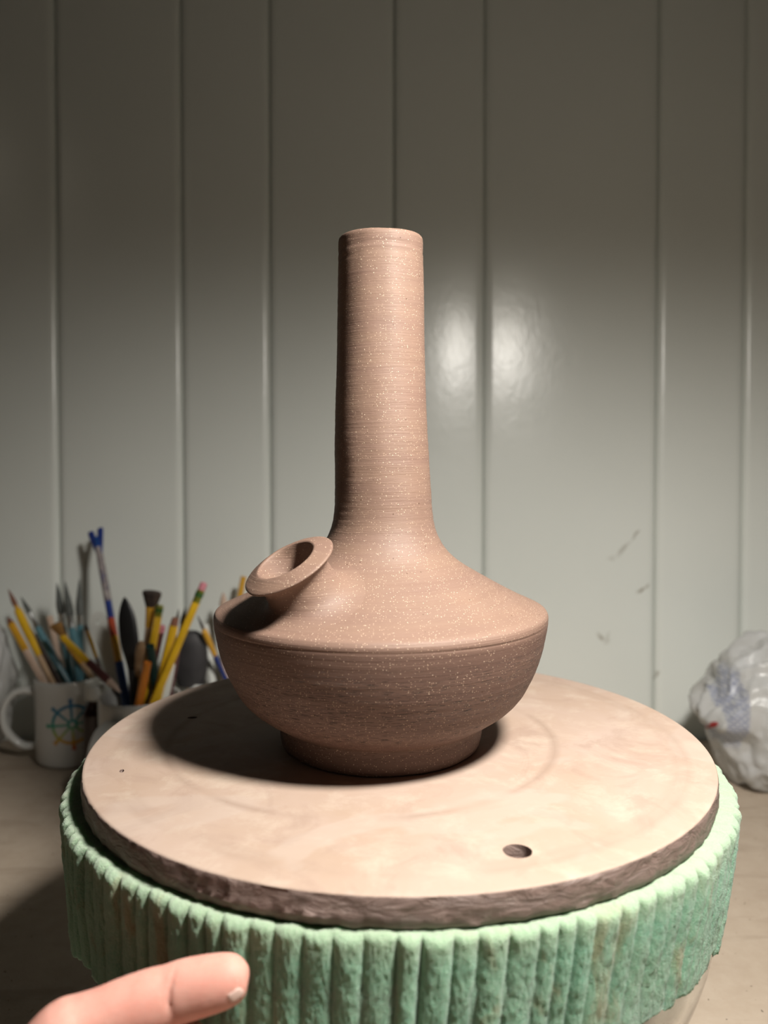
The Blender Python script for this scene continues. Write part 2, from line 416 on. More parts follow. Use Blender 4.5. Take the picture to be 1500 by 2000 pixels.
# ------------------------------------------------------------------ glass bowl
BX, BY, BZ = .0077, .4354, .1843      # centre of the plaster bat, height of its top
bz = BZ - .0128
prof_o = [(.02, 0), (.098, 0), (.110, .003), (.121, .010), (.131, .026), (.1425, .046), (.1525, .068), (.1610, .090), (.1652, .108), (.1650, .122), (.1615, .142), (.1590, .160), (.1580, bz-.0006), (.1570, bz), (.1555, bz-.0006)]
prof_i = [(.1550, .158), (.1575, .142), (.1612, .123), (.1614, .108), (.1570, .090), (.1485, .069), (.1385, .048), (.127, .030), (.116, .015), (.100, .008), (.02, .006)]
v, f = lathe(catmull(prof_o, 3) + catmull(prof_i, 3), 128, cz=0)
n_ = len(v)//128
f.append(tuple(range(128))[::-1]); f.append(tuple((n_-1)*128+i for i in range(128)))
bowl = from_py('glass_bowl', v, f, M['glass']); bowl.location = (BX, BY, .0002)
tag(bowl, 'clear round glass bowl under the plaster disc, mostly hidden by green foam', 'bowl')
# ------------------------------------------------------------------ foam band
def foam():
    NT, NZ = 2600, 60
    HT = 0.0008
    v, f = [], []
    th0 = math.radians(163)
    random.seed(3)
    # irregular ribs
    edges = [0.]; 
    while edges[-1] < 2*PI: edges.append(edges[-1] + (.0098 + random.uniform(-.0026, .0028))/.173)
    s = 2*PI/edges[-1]; edges = [e*s for e in edges]; nr = len(edges)-1
    depth = [random.uniform(.0020, .0040) for _ in range(nr)]; bulge = [random.uniform(-.0007, .0009) for _ in range(nr)]
    topo = [random.uniform(-.0012, .0010) for _ in range(nr)]; boto = [random.uniform(-.004, .003) for _ in range(nr)]
    import bisect
    for i in range(NT+1):
        u = 2*PI*i/NT*(1-.0035)       # small gap at the seam
        th = th0 + u
        k = min(nr-1, bisect.bisect_right(edges, u)-1); t = (u-edges[k])/(edges[k+1]-edges[k])
        lobe = (1-abs(2*t-1)**2.9)
        c = math.cos(th); sn = math.sin(th)
        Rt = .1693 + .0062*c*c - (.003 if u < .10 else 0) + (.002 if u > 2*PI-.12 else 0)
        # lower hem height below the top, by side
        right = max(0, c); left = max(0, -c); front = max(0, -sn)
        zb = -.053 - .004*right**4 - .008*left**2 + boto[k]*.8
        taper = .0010 + .006*right + .002*left
        col = []
        # rows: inner bottom -> inner top -> outer top -> outer bottom -> close
        rows = []
        for j in range(6):
            q = j/5; z = zb*(1-q)
            rows.append(((.1662) if q < .6 else .1600 + (.1672-.1600)*(1-q)/.4, z-.0003, 0, 0))
        ztop = topo[k]*lobe*.6
        for j in range(1, 9):
            q = j/9
            rows.append((.1600 + (Rt-.004-.1600)*q, ztop*q, .25*q**3, 1))
        for j in range(7):
            a = PI/2*j/6
            rows.append((Rt-.004+.004*math.sin(a), -.0035+.0035*math.cos(a)+ztop, .25+.75*(j/6), 1))
        for j in range(1, NZ-21):
            q = j/(NZ-22)
            rows.append((Rt - taper*q**1.1, -.0035+ztop*(1-q) + (zb+.0035)*q, 1, 1))
        zz_ = rows[-1][1]
        rows.append((max(.1668, rows[-1][0]-.0016), zz_-.0005, .4, 1)); rows.append((.1664, zz_-.0003, 0, 0))
        for j, (r, z, wv, nz) in enumerate(rows):
            tw = th + (.055*max(0, c+.15)+.012) * (-z/.06)*(-1)
            low = 1 - .40*min(1, -z/.055)
            rr = r - wv*depth[k]*(1-lobe)*low + wv*bulge[k]*lobe
            if nz:
                X, Y, Z = rr*math.cos(tw), rr*math.sin(tw), z
                rr += wv*(.0010*N3(X*55, Y*55, Z*40) + .00035*N3(X*230, Y*230, Z*170+9) + .0005*N3(X*900, Y*900, Z*900))
                z += (1-wv)*.0008*N3(X*120, Y*120, 3.3) + .0004*N3(X*500, Y*500, 7.3)
            v.append((rr*math.cos(tw), rr*math.sin(tw), z))
        R = len(rows)
    for i in range(NT):
        for j in range(R-1):
            a = i*R+j; b = (i+1)*R+j
            f.append((a, b, b+1, a+1))
    f.append(tuple(range(R))); f.append(tuple(NT*R+j for j in range(R))[::-1])
    o = from_py('foam_band', v, f, M['foam'])
    o.location = (BX, BY, BZ-.0132)
    return o
tag(foam(), 'ribbed mint-green foam strip wrapped around the bowl beneath the plaster disc', 'foam')
# ------------------------------------------------------------------ plaster bat
def bat():
    R = .165; NT = 720
    prof = [(0.004, -.0125), (.155, -.0127), (.1632, -.0128)]
    side = [(.1643, -.0122), (.1648, -.0105), (.1650, -.0085), (.1650, -.0065), (.1650, -.0045), (.16495, -.0028), (.1648, -.0014), (.1646, -.0006)]
    top = [(.1641, -.0001), (.1632, 0), (.150, 0), (.13, 0), (.10, 0), (.06, 0), (.03, 0), (.004, 0)]
    rows = prof+side+top
    v, f, mi = [], [], []
    for j, (r, z) in enumerate(rows):
        for i in range(NT):
            a = 2*PI*i/NT
            rr, zz = r, z
            if 3 <= j < len(prof)+len(side)-1:
                x, y = math.cos(a), math.sin(a)
                d = .0006*N3(x*22, y*22, z*160) + .0004*N3(x*60, y*60, z*420+5)
                # a long smeared ridge along the front
                aa = math.degrees(a) % 360
                if 225 < aa < 278: 
                    e = math.sin((aa-225)/53*PI)
                    d += .0011*e*math.exp(-((z+.0085-.0008*math.sin(aa*.22))/.0011)**2)
                d += .0004*max(0, N3(x*40, y*40, z*90+2)-.25)*3*(.3+.7*(N3(x*6, y*6, 1) > 0))
                rr += d
            if j == 2 or j == 3: rr += .0005*N3(math.cos(a)*30, math.sin(a)*30, 2)
            v.append((rr*math.cos(a), rr*math.sin(a), zz))
    for j in range(len(rows)-1):
        for i in range(NT):
            k = (i+1) % NT
            f.append((j*NT+i, j*NT+k, (j+1)*NT+k, (j+1)*NT+i)); mi.append(1 if j < len(prof)+len(side)-1 else 0)
    f.append(tuple(range(NT))[::-1]); mi.append(1)
    f.append(tuple((len(rows)-1)*NT+i for i in range(NT))); mi.append(0)
    o = from_py('plaster_bat', v, f, [M['plaster'], M['bat_side']], mi=mi)
    # pin holes and a nick, cut as real recesses
    def cutter(x, y, rx, ry, dep, rot=0):
        vv, ff = lathe([(1, .004), (1, -dep*.3), (.93, -dep*.8), (.7, -dep), (.05, -dep)], 28, True, True)
        vv = [(x + (a*rx*math.cos(rot)-b*ry*math.sin(rot))*(1+.06*N3(a*2, b*2, x*40)), y + a*rx*math.sin(rot)+b*ry*math.cos(rot), c) for a, b, c in vv]
        ff = [tuple(q) for q in ff]
        c = from_py('cut', vv, ff, [M['bat_side']])
        bmx = bmesh.new(); bmx.from_mesh(c.data); bmesh.ops.recalc_face_normals(bmx, faces=bmx.faces); bmx.to_mesh(c.data); bmx.free()
        return c
    bmx = bmesh.new(); bmx.from_mesh(o.data); bmesh.ops.recalc_face_normals(bmx, faces=bmx.faces); bmx.to_mesh(o.data); bmx.free()
    cuts = [cutter(.0445, -.1325, .0058, .0056, .0085), cutter(-.1214, .0295, .0030, .0018, .005, .1), cutter(-.1366, -.0519, .0011, .0022, .002, .25)]
    for c in cuts:
        mo = o.modifiers.new('cut', 'BOOLEAN'); mo.operation = 'DIFFERENCE'; mo.object = c; mo.solver = 'EXACT'; mo.material_mode = 'TRANSFER'
    bpy.context.view_layer.update()
    ev = o.evaluated_get(bpy.context.evaluated_depsgraph_get())
    me = bpy.data.meshes.new_from_object(ev)
    o.modifiers.clear(); o.data = me
    for c in cuts: bpy.data.objects.remove(c)
    o.location = (BX, BY, BZ)
    sharp(o, 50)
    return o
tag(bat(), 'round cream plaster disc with a pin hole, carrying the unfired bottle', 'bat')
# ------------------------------------------------------------------ the clay bottle
AX, AY = -.0017, .428
PROF = [(0, .0520), (.0008, .0534), (.004, .0543), (.009, .0549), (.0122, .0552), (.0138, .0560), (.0165, .0606), (.023, .0698), (.030, .0762), (.038, .0806), (.046, .0840), (.054, .0864), (.062, .0880), (.068, .0888), (.0708, .0889),
        (.0722, .0885), (.0735, .0874), (.0752, .0838), (.0785, .0765), (.0825, .0685), (.0868, .0605), (.0912, .0525), (.0958, .0447), (.1005, .0382), (.1055, .0335), (.1115, .0299), (.118, .0276), (.125, .0265), (.133, .02595), (.145, .0254), (.157, .0251), (.170, .0246), (.185, .0240), (.200, .0235), (.220, .0230), (.240, .0226), (.256, .0223), (.2662, .0222)]
def prof_at(z, P=PROF):
    for (z0, r0), (z1, r1) in zip(P, P[1:]):
        if z0 <= z <= z1: return r0 + (r1-r0)*(z-z0)/(z1-z0)
    return P[-1][1]
CM = catmull([(z, r) for z, r in PROF], 9)
def lean(z): return .0013*math.exp(-((z-.125)/.035)**2)
def body_z(r):
    """height of the shoulder above the foot at radius r"""
    best = None
    for (z0, r0), (z1, r1) in zip(CM, CM[1:]):
        if z0 > .070 and r1 <= r <= r0: return z0 + (z1-z0)*(r0-r)/max(1e-9, r0-r1)
    return .071
# spout axis: leans out to the front left
SN = Vector((-.42, -.29, .86)).normalized()
SC_ = ray(558, 1093, .372) - Vector((AX, AY, BZ))     # centre of the spout's lip
def bottle():
    NT = 360
    v, f = [], []
    rows = [(0.002, -.0)] + []
    outer = [(r, z) for z, r in CM]
    zt = outer[-1][1]; rt = outer[-1][0]
    rim = [(rt-.0002, zt+.0013), (rt-.0009, zt+.0021), (rt-.0019, zt+.0024), (rt-.0030, zt+.0021), (rt-.0037, zt+.0012), (rt-.0040, zt-.0005)]
    inner = [(rt-.0042, zt-.01), (.0185, .22), (.0195, .17), (.0215, .13), (.026, .112), (.038, .094), (.060, .0805), (.080, .068), (.0805, .055), (.072, .033), (.055, .016), (.02, .010), (.002, .010)]
    allr = [(.002, .0012), (.045, .0012), (.0465, .0004), (.0480, 0)] + outer + rim + inner
    no = 4 + len(outer)
    for j, (r, z) in enumerate(allr):
        for i in range(NT):
            a = 2*PI*i/NT + PI/2
            x, y = math.cos(a), math.sin(a)
            rr, zz = r, z
            if 4 <= j < no+3:
                # throwing and trimming rings, slightly spiralled and out of true
                sp = z + .0011*math.sin(a) 
                rr += .00003*math.sin(sp*1500+2*math.sin(a)) + .00010*N3(x*.8, y*.8, sp*190) + .00007*N3(x*1.5, y*1.5, sp*520) + .00035*N3(x*2.2, y*2.2, z*28)
                if z > .250: rr -= .00035*math.exp(-((sp-.2605)/.0007)**2) + .00028*math.exp(-((z-.2560-.0012*math.sin(a*1.+2.6))/.0006)**2)*(1 if math.sin(a) < .2 else 0)
                if .066 < z < .071: rr -= .00030*math.exp(-((z-.0688-.0002*math.sin(3*a))/.00045)**2)*(.75+.25*math.sin(5*a))
                if z < .02: rr += .0002*N3(x*6, y*6, z*100)
                if abs(r-rt) < .003 and z > .2645: zz += .0005*N3(x*1.6, y*1.6, 4)
            v.append((rr*x + lean(z), rr*y, zz))
    for j in range(len(allr)-1):
        for i in range(NT):
            k = (i+1) % NT
            # leave an opening where the spout's bore meets the shoulder
            c = (Vector(v[j*NT+i]) + Vector(v[(j+1)*NT+k]))/2 - SC_
            if c.z < 0 and (c - SN*c.dot(SN)).length < .0118 and c.length < .06 and v[j*NT+i][2] > .06 and 4 <= j: continue
            f.append((j*NT+i, j*NT+k, (j+1)*NT+k, (j+1)*NT+i))
    f.append(tuple(range(NT))[::-1]); f.append(tuple((len(allr)-1)*NT+i for i in range(NT)))
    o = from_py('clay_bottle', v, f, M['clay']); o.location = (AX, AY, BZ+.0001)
    return o
bottle_o = tag(bottle(), 'unfired brown clay bottle with tall neck and wide shoulder, standing on the plaster disc', 'bottle')
def spout():
    NT = 128
    s1, s2 = frame_of(SN)
    # surface: first the lip, then the collar walls down to the shoulder, blending into it
    rows = []   # (radius, height along the axis from the lip plane)
    rim = [(.0142, -.0007), (.0147, -.0001), (.0156, 0), (.0185, -.0010), (.0212, -.0020), (.0226, -.0026), (.0232, -.0031), (.0232, -.0037), (.0227, -.0043), (.0212, -.0053), (.0194, -.0068), (.0178, -.0088), (.0170, -.0108)]
    bore = [(.0118, -.034), (.0120, -.026), (.0124, -.018), (.0130, -.010), (.0138, -.004)]
    P = [(r, h) for r, h in bore+rim]
    P = catmull(P, 3)
    v, f = [], []
    def pt(r, h, a): return SC_ + s1*math.cos(a)*r + s2*math.sin(a)*r + SN*h
    def ellip(a): return 1 + .015*math.sin(2*a+.7)
    for r, h in P:
        for i in range(NT):
            a = 2*PI*i/NT
            q = pt(r*ellip(a) + .00015*N3(math.cos(a)*3, math.sin(a)*3, h*300), h + .0005*math.sin(a+1)*(1 if h > -.004 else 0), a)
            v.append(tuple(q))
    nb = len(P)
    # foot of the collar, per direction: march to the shoulder then ease out
    def surf_h(r, a):
        lo, hi = -.060, -.004
        for _ in range(40):
            mid = (lo+hi)/2
            q = pt(r, mid, a); R = math.hypot(q.x, q.y)
            if q.z > body_z(min(max(R, .028), .0885)): hi = mid
            else: lo = mid
        return (lo+hi)/2
    K = 16
    for k in range(1, K+1):
        t = k/K
        for i in range(NT):
            a = 2*PI*i/NT
            # radius eases from the collar to the skirt
            r = .0169 + .0008*t + .0125*t**2.6
            hs = surf_h(r, a)
            h = (-.0112 - hs)*(1-t)**2.1 + hs
            h -= .0003*(t**8)
            q = pt(r, h, a)
            v.append(tuple(q))
    n = nb + K
    for j in range(n-1):
        for i in range(NT):
            k = (i+1) % NT
            f.append((j*NT+i, j*NT+k, (j+1)*NT+k, (j+1)*NT+i))
    bmx = bmesh.new(); me = bpy.data.meshes.new('spout'); me.from_pydata(v, [], f); bmx.from_mesh(me)
    bmesh.ops.recalc_face_normals(bmx, faces=bmx.faces); bmx.to_mesh(me); bmx.free()
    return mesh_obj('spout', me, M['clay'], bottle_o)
spout()
# ------------------------------------------------------------------ mugs
def mug(name, px, Y, R, H, handle_dir, label, hr=.0):
    c = ray(px, 1400, Y)
    o = empty(name, (c.x, Y, 0)); tag(o, label, 'mug')
    wall_t = .0038
    prof = [(.004, .002), (R-.010, .002), (R-.007, .0005), (R-.004, 0), (R-.0012, .002), (R, .006), (R, .03), (R, .06), (R, H-.008), (R, H-.003), (R-.0006, H-.0008), (R-.0018, H), (R-.003, H-.0006), (R-wall_t, H-.003), (R-wall_t, H-.01), (R-wall_t, .03), (R-wall_t-.001, .012), (R-.012, .0065), (.004, .006)]
    v, f = lathe(prof, 64, True, True)
    f[-2] = f[-2]
    b = from_py('mug_body', v, f, M['mug'], o); sharp(b, 50)
    # handle: C shaped strap
    d = Vector((math.cos(handle_dir), math.sin(handle_dir), 0))
    P = [(R-.002, H*.80), (R+.010, H*.835), (R+.022, H*.80), (R+.031, H*.69), (R+.0345, H*.53), (R+.031, H*.36), (R+.020, H*.22), (R+.009, H*.165), (R-.002, H*.20)]
    pts = [(d*a + Vector((0, 0, z)), .0062, .0040) for a, z in catmull(P, 5)]
    side = Vector((-d.y, d.x, 0))
    vv, ff = [], []
    n = 16
    for j, (p, rs, ru) in enumerate(pts):
        a = pts[max(0, j-1)][0]; bb = pts[min(len(pts)-1, j+1)][0]
        tg = (bb-a).normalized(); u = side.cross(tg).normalized()
        for i in range(n):
            t = 2*PI*i/n
            vv.append(tuple(p + side*math.cos(t)*rs + u*math.sin(t)*ru))
    for j in range(len(pts)-1):
        for i in range(n):
            k = (i+1) % n; ff.append((j*n+i, j*n+k, (j+1)*n+k, (j+1)*n+i))
    from_py('handle', vv, ff, M['mug'], o)
    return o
M1Y, M2Y, M3Y = .885, .80, .90
m1 = mug('mug', 138, M1Y, .0375, .0955, math.radians(188), 'white mug with rainbow ship-wheel print, leftmost of the mugs holding brushes')
m2 = mug('mug', 274, M2Y, .041, .0985, math.radians(252), 'plain white mug of pencils and brushes close behind the disc')
m3 = mug('mug', 412, M3Y, .036, .089, math.radians(60), 'pale mug mostly hidden behind the bottle and the disc')
def wheel_print():
    R = .0375+.00025; zc = .050; a0 = math.radians(-90+24)
    # flat shapes wrapped round the mug
    v, f = [], []
    def quadstrip(pts, w0, w1, closed=False):
        b = len(v); n = len(pts)
        for i, (x, y) in enumerate(pts):
            p0 = pts[(i-1) % n if closed else max(0, i-1)]; p1 = pts[(i+1) % n if closed else min(n-1, i+1)]
            dx, dy = p1[0]-p0[0], p1[1]-p0[1]; L = math.hypot(dx, dy) or 1
            w = w0 + (w1-w0)*i/max(1, n-1)
            for s in (1, -1):
                X, Z = x - dy/L*w*s/2, y + dx/L*w*s/2
                t = a0 + X/R
                v.append((R*math.cos(t), R*math.sin(t), zc+Z))
        for i in range(n if closed else n-1):
            k = (i+1) % n
            f.append((b+2*i, b+2*i+1, b+2*k+1, b+2*k))
    rr = .0205
    quadstrip([(rr*math.cos(2*PI*i/48), rr*math.sin(2*PI*i/48)) for i in range(48)], .0034, .0034, True)
    quadstrip([(.0042*math.cos(2*PI*i/20), .0042*math.sin(2*PI*i/20)) for i in range(20)], .0030, .0030, True)
    for k in range(8):
        a = 2*PI*k/8 + .05
        quadstrip([(r*math.cos(a), r*math.sin(a)) for r in (.003, .010, .019)], .0022, .0030)
        quadstrip([(r*math.cos(a), r*math.sin(a)) for r in (.019, .023, .0285)], .0026, .0046)
    o = from_py('wheel_print', v, f, M['rainbow'], m1, smooth=False)
    o['label'] = 'rainbow coloured ship wheel print'
wheel_print()
# ------------------------------------------------------------------ tools standing in the mugs
GRP = {1: (m1, .0375-.0045, .0955), 2: (m2, .041-.0045, .0985), 3: (m3, .036-.0045, .089)}
STICKS = []
OFFS = [k*.004 for k in (0, 1, -1, 2, -2, 3, -3, 4, -4, 5, -5, 6, -6, 7, -7)]
def seg_gap(a, b, c, d):
    best = 9
    for i in range(13):
        p = a + (b-a)*(i/12); q = d-c
        t = max(0, min(1, (p-c).dot(q)/q.length_squared)); best = min(best, (p-c-q*t).length)
    for i in range(13):
        p = c + (d-c)*(i/12); q = b-a
        t = max(0, min(1, (p-a).dot(q)/q.length_squared)); best = min(best, (p-a-q*t).length)
    return best
def stick(name, cat, label, mugno, tip, low, segs, Yt, Yl, group=None, flat=1., bend=0, frac=False):
    """tip/low: photo readings of the top end and a lower point; segs: (part name, t0, t1, [(t, radius)...], material, flat) with t in metres from the tip"""
    mg, rin, H = GRP[mugno]
    c = Vector((mg.location.x, mg.location.y, 0))
    rr_ = sorted(r for sg in segs for _, r in sg[3])[-2]/ (1 if flat == 1 else 1)
    best = None
    for dl in OFFS:
        for dt in OFFS:
            T = ray(*tip, Yt+dt); L = ray(*low, Yl+dl)
            if (Vector((L.x, L.y, 0))-c).length > rin-.004 - (0 if L.z > H-.02 else 0): 
                if dl: continue
            d_ = (L-T).normalized(); B_ = T + d_*((L-T).length+.05)
            if T.z > H and L.z < T.z:
                X_ = T + d_*((T.z-H)/max(1e-4, -d_.z))
                if (Vector((X_.x, X_.y, 0))-c).length > rin-rr_*.8: pen = .3
                else: pen = 0
            else: pen = 0
            gap = min([seg_gap(T, B_, a, b) - rr_ - q for a, b, q in STICKS] + [1])
            sc = min(gap, .0006)*40 - abs(dl)*.18 - abs(dt)*.12 - pen
            if best is None or sc > best[0]: best = (sc, dt, dl)
    Yt += best[1]; Yl += best[2]
    T = ray(*tip, Yt); L = ray(*low, Yl)
    d = (L-T).normalized()
    # follow the line down inside the mug until it meets the wall or the floor
    s = (L-T).length; p = L.copy(); frac_len = s
    while s < .4:
        q = T + d*s
        if q.z < .0105 or (q.z < H-.004 and (Vector((q.x, q.y, 0))-c).length > rin-max(.0035, min(rr_, .0055))): break
        s += .001
    total = s
    if frac: segs = [(a_, b_*frac_len, None if c_ is None else c_*frac_len, d__, e_, f_) for a_, b_, c_, d__, e_, f_ in segs]
    STICKS.append((T, T + d*total, rr_))
    root = empty(name, tuple(T + d*total)); tag(root, label, cat, group)
    side, u = frame_of(d, Vector((0, 1, 0)))
    inv = root.location
    first = True
    for (pn, t0, t1, rad, mat, fl) in segs:
        t1 = total if t1 is None else min(t1, total)
        if t1 <= t0: continue
        rs = [(t0 + (t1-t0)*a, r) for a, r in rad]
        rs = catmull(rs, 3) if len(rs) > 2 else rs
        n = 14 if fl != 6 else 6
        fx = 1 if fl == 6 else fl
        vv, ff = [], []
        for t, r in rs:
            r = max(r, .0002)
            bo = side*bend*(1-t/total)**2
            for i in range(n):
                a = 2*PI*i/n
                q = T + d*t + bo + side*math.cos(a)*r + u*math.sin(a)*r/fx
                vv.append(tuple(q - inv))
        for j in range(len(rs)-1):
            for i in range(n):
                k = (i+1) % n; ff.append((j*n+i, j*n+k, (j+1)*n+k, (j+1)*n+i))
        ff.append(tuple(range(n))[::-1]); ff.append(tuple((len(rs)-1)*n+i for i in range(n)))
        o = from_py(pn, vv, ff, mat, root); sharp(o, 50)
    return root
def brush(label, mugno, tip, low, Yt, Yl, lb, rb, bm_, lf, hm, rh=.0032, fm='silver', flat=1., bend=0, tip_shape='point', group=None):
    if tip_shape == 'point': br = [(0, .0004), (.35, rb*.6), (.75, rb), (1, rb*.85)]
    elif tip_shape == 'fan': br = [(0, rb*1.05), (.15, rb*1.1), (.6, rb*.85), (1, rb*.6)]
    else: br = [(0, rb*.55), (.12, rb), (.7, rb), (1, rb*.85)]
    r1 = br[-1][1]
    hms = hm if isinstance(hm, list) else [(hm, 1.)]
    segs = [('bristles', 0, lb, br, M[bm_], flat), ('ferrule', lb-.001, lb+lf, [(0, r1*1.04), (.5, r1*.95), (1, rh*.95)], M[fm], max(1, flat*.7))]
    t = lb+lf-.001
    for i, (mm, ln) in enumerate(hms):
        end = None if i == len(hms)-1 else t+ln
        segs.append(('handle', t, end, [(0, rh*.9), (.2, rh*1.05), (.5, rh), (1, rh*.75)] if i == 0 else [(0, rh*.78), (1, rh*.78)], M[mm], 1))
        if end: t = end-.0005
    return stick('paintbrush', 'brush', label, mugno, tip, low, segs, Yt, Yl, group, bend=bend)
# mug with the wheel print
brush('brush with thin curved reddish tip and yellow handle, far left in the wheel-print mug', 1, (12, 1154), (96, 1322), .90, .868, .022, .0028, 'bristle_red', .006, [('yellow', .060), ('tan', 1)], .0044, 'ochre', bend=.003)
stick('pencil', 'pencil', 'short ochre-ended wooden stick leaning lowest over the left of the wheel-print mug', 1, (16, 1208), (80, 1322), [('tip', 0, .008, [(0, .0016), (1, .0040)], M['bristle_red'], 1), ('shaft', .0075, .045, [(0, .0042), (1, .0042)], M['ochre'], 6), ('shaft', .0445, None, [(0, .0041), (1, .0041)], M['pinkwood'], 6)], .87, .862)
brush('slim brush with grey point, steel ferrule and teal handle leaning left in the wheel-print mug', 1, (41, 1166), (114, 1300), .905, .89, .022, .0030, 'bristle_grey', .018, 'teal', .0040)
brush('grey-tipped brush just behind the yellow-handled curved one in the wheel-print mug', 1, (31, 1180), (104, 1318), .925, .905, .018, .0032, 'bristle_grey', .020, [('maroon', 1)], .0034)
G1 = 'dark pointed brushes upright in the wheel-print mug'
brush('upright dark pointed brush, left one of three in the wheel-print mug', 1, (111, 1139), (134, 1300), .895, .890, .036, .0042, 'bristle_grey', .014, 'teal', .0038, group=G1)
brush('upright dark pointed brush, middle one of three in the wheel-print mug', 1, (127, 1136), (150, 1290), .885, .880, .040, .0046, 'bristle_grey', .012, 'teal', .0042, group=G1)
brush('upright dark pointed brush nearest the tall blue tool, third of three', 1, (155, 1131), (157, 1300), .900, .895, .042, .0044, 'bristle_grey', .010, 'teal', .0040, group=G1)
brush('brush with golden fan-cut bristles and yellow handle in the wheel-print mug', 1, (108, 1219), (176, 1318), .862, .870, .016, .0062, 'bristle_ochre', .010, [('ochre', .03), ('tan', 1)], .0042, 'ochre', flat=2.4, tip_shape='fan')
stick('wooden_stick', 'stick', 'pale pinkish wooden stick between the teal brushes in the wheel-print mug', 1, (99, 1214), (122, 1318), [('shaft', 0, None, [(0, .0026), (.04, .0040), (1, .0040)], M['pinkwood'], 1)], .905, .895)
brush('thin brush with yellow handle slanting right, below the white tool with a hole', 1, (166, 1218), (190, 1290), .88, .873, .008, .0022, 'bristle_dark', .006, [('yellow', .028), ('maroon', 1)], .0022, 'ochre')
def lying(label, name, cat, tip, low, Yt, Yl, segs, group=None):
    """a tool laid across from mug to mug"""
    T = ray(*tip, Yt); L = ray(*low, Yl); d = (L-T).normalized(); total = (L-T).length
    root = empty(name, tuple(T)); tag(root, label, cat, group); side, u = frame_of(d, Vector((0, 1, 0)))
    for (pn, t0, t1, rad, mat, fl) in segs:
        vv, ff = [], []; n = 12
        rs = [(total*(t0+(t1-t0)*a), r) for a, r in rad]
        for t, r in rs:
            for i in range(n):
                a = 2*PI*i/n; vv.append(tuple(d*t + side*math.cos(a)*r + u*math.sin(a)*r/fl))
        for j in range(len(rs)-1):
            for i in range(n):
                k = (i+1) % n; ff.append((j*n+i, j*n+k, (j+1)*n+k, (j+1)*n+i))
        ff.append(tuple(range(n))[::-1]); ff.append(tuple((len(rs)-1)*n+i for i in range(n)))
        sharp(from_py(pn, vv, ff, mat, root), 50)
    return root
lying('yellow-handled brush lying aslant across the gap between the two mugs', 'paintbrush', 'brush', (121, 1244), (236, 1353), .842, .812,
      [('handle', 0, .47, [(0, .0030), (.1, .0036), (.6, .0036), (1, .0032)], M['yellow'], 1), ('ferrule', .46, .80, [(0, .0040), (1, .0044)], M['maroon'], 1), ('bristles', .79, 1., [(0, .0042), (.5, .0034), (1, .0006)], M['pinkwood'], 1)])
def white_tool():
    T = ray(186, 1196, .872); L = ray(232, 1330, .838)
    d = (L-T).normalized(); tot = (L-T).length + .01; side, u = frame_of(d, Vector((0, 1, 0)))
    root = empty('plastic_rib', tuple(T)); tag(root, 'white plastic tool with a hanging hole, leaning between the mugs', 'tool')
    w0 = .0105
    # outline with a hole at the rounded end
    n = 24; th = .0016; v = []; f = []
    hc = .0125
    outl = []
    for i in range(n):
        a = 2*PI*i/n
        x = math.cos(a)*w0*.98; t = hc + math.sin(a)*w0*1.15
        if math.sin(a) > .05:  # lower half stretches down the shank
            t = hc + math.sin(a)*(tot-hc); x = math.cos(a)*(w0*.98 if math.sin(a) < .6 else w0*1.25)
        outl.append((x, t))
    hole = [(math.cos(2*PI*i/n)*.0026, hc + math.sin(2*PI*i/n)*.0026) for i in range(n)]
    for s in (1, -1):
        for ring in (outl, hole):
            for x, t in ring: v.append(tuple(side*x + d*t + u*th*s))
    for i in range(n):
        k = (i+1) % n
        f += [(i, k, n+k, n+i), (2*n+k, 2*n+i, 3*n+i, 3*n+k), (k, i, 2*n+i, 2*n+k), (n+i, n+k, 3*n+k, 3*n+i)]
    sharp(from_py('blade', v, f, M['whiteplastic'], root), 40)
white_tool()
# mug in front
def blue_tool():
    tip, low = (187, 1040), (243, 1352)
    r = stick('modelling_tool', 'tool', 'tall clay-smudged blue tool with forked top standing above all the brushes', 2, tip, low,
        [('shaft', .035, .11, [(0, .0030), (1, .0036)], M['blue'], 1), ('shaft', .105, .46, [(0, .0036), (.5, .0040), (1, .0040)], M['smudged'], 1), ('shaft', .455, .57, [(0, .0038), (1, .0038)], M['navy'], 1),
         ('shaft', .565, .68, [(0, .0038), (1, .0040)], M['red'], 1), ('shaft', .675, .835, [(0, .0040), (1, .0042)], M['ochre'], 1), ('shaft', .83, None, [(0, .0046), (1, .0046)], M['blue'], 1)], .925, .82, frac=True)
    T, L, _ = STICKS[-1]; d = (L-T).normalized(); side, u = frame_of(d, Vector((0, 1, 0)))
    for s in (-1, 1):
        a = T - d*.003 + side*s*.0060; b = T + d*.034 + side*s*.0010
        pts = [(a + (b-a)*t, (.0044*(1-t)+.0018*t)*(.8 if t == 0 else 1), .0018) for t in (0, .15, .4, .7, 1)]
        v, f = [], []; n = 10
        for p, rs, ru in pts:
            for i in range(n):
                q = 2*PI*i/n; v.append(tuple(p + side*math.cos(q)*rs + u*math.sin(q)*ru - r.location))
        for j in range(4):
            for i in range(n):
                k = (i+1) % n; f.append((j*n+i, j*n+k, (j+1)*n+k, (j+1)*n+i))
        f.append(tuple(range(n))[::-1]); f.append(tuple(4*n+i for i in range(n)))
        sharp(from_py('prong', v, f, M['navy'], r), 50)
blue_tool()
stick('pencil', 'pencil', 'longest yellow pencil with pink eraser and green-banded ferrule leaning right', 2, (399, 1138), (308, 1352), [('eraser', 0, .0085, [(0, .0024), (.2, .0036), (1, .0036)], M['pink'], 1), ('ferrule', .008, .021, [(0, .0040), (1, .0040)], M['gold'], 1), ('ferrule_band', .0105, .0155, [(0, .0043), (1, .0043)], M['green'], 1), ('shaft', .0205, None, [(0, .0040), (1, .0040)], M['yellow'], 6)], .795, .775)
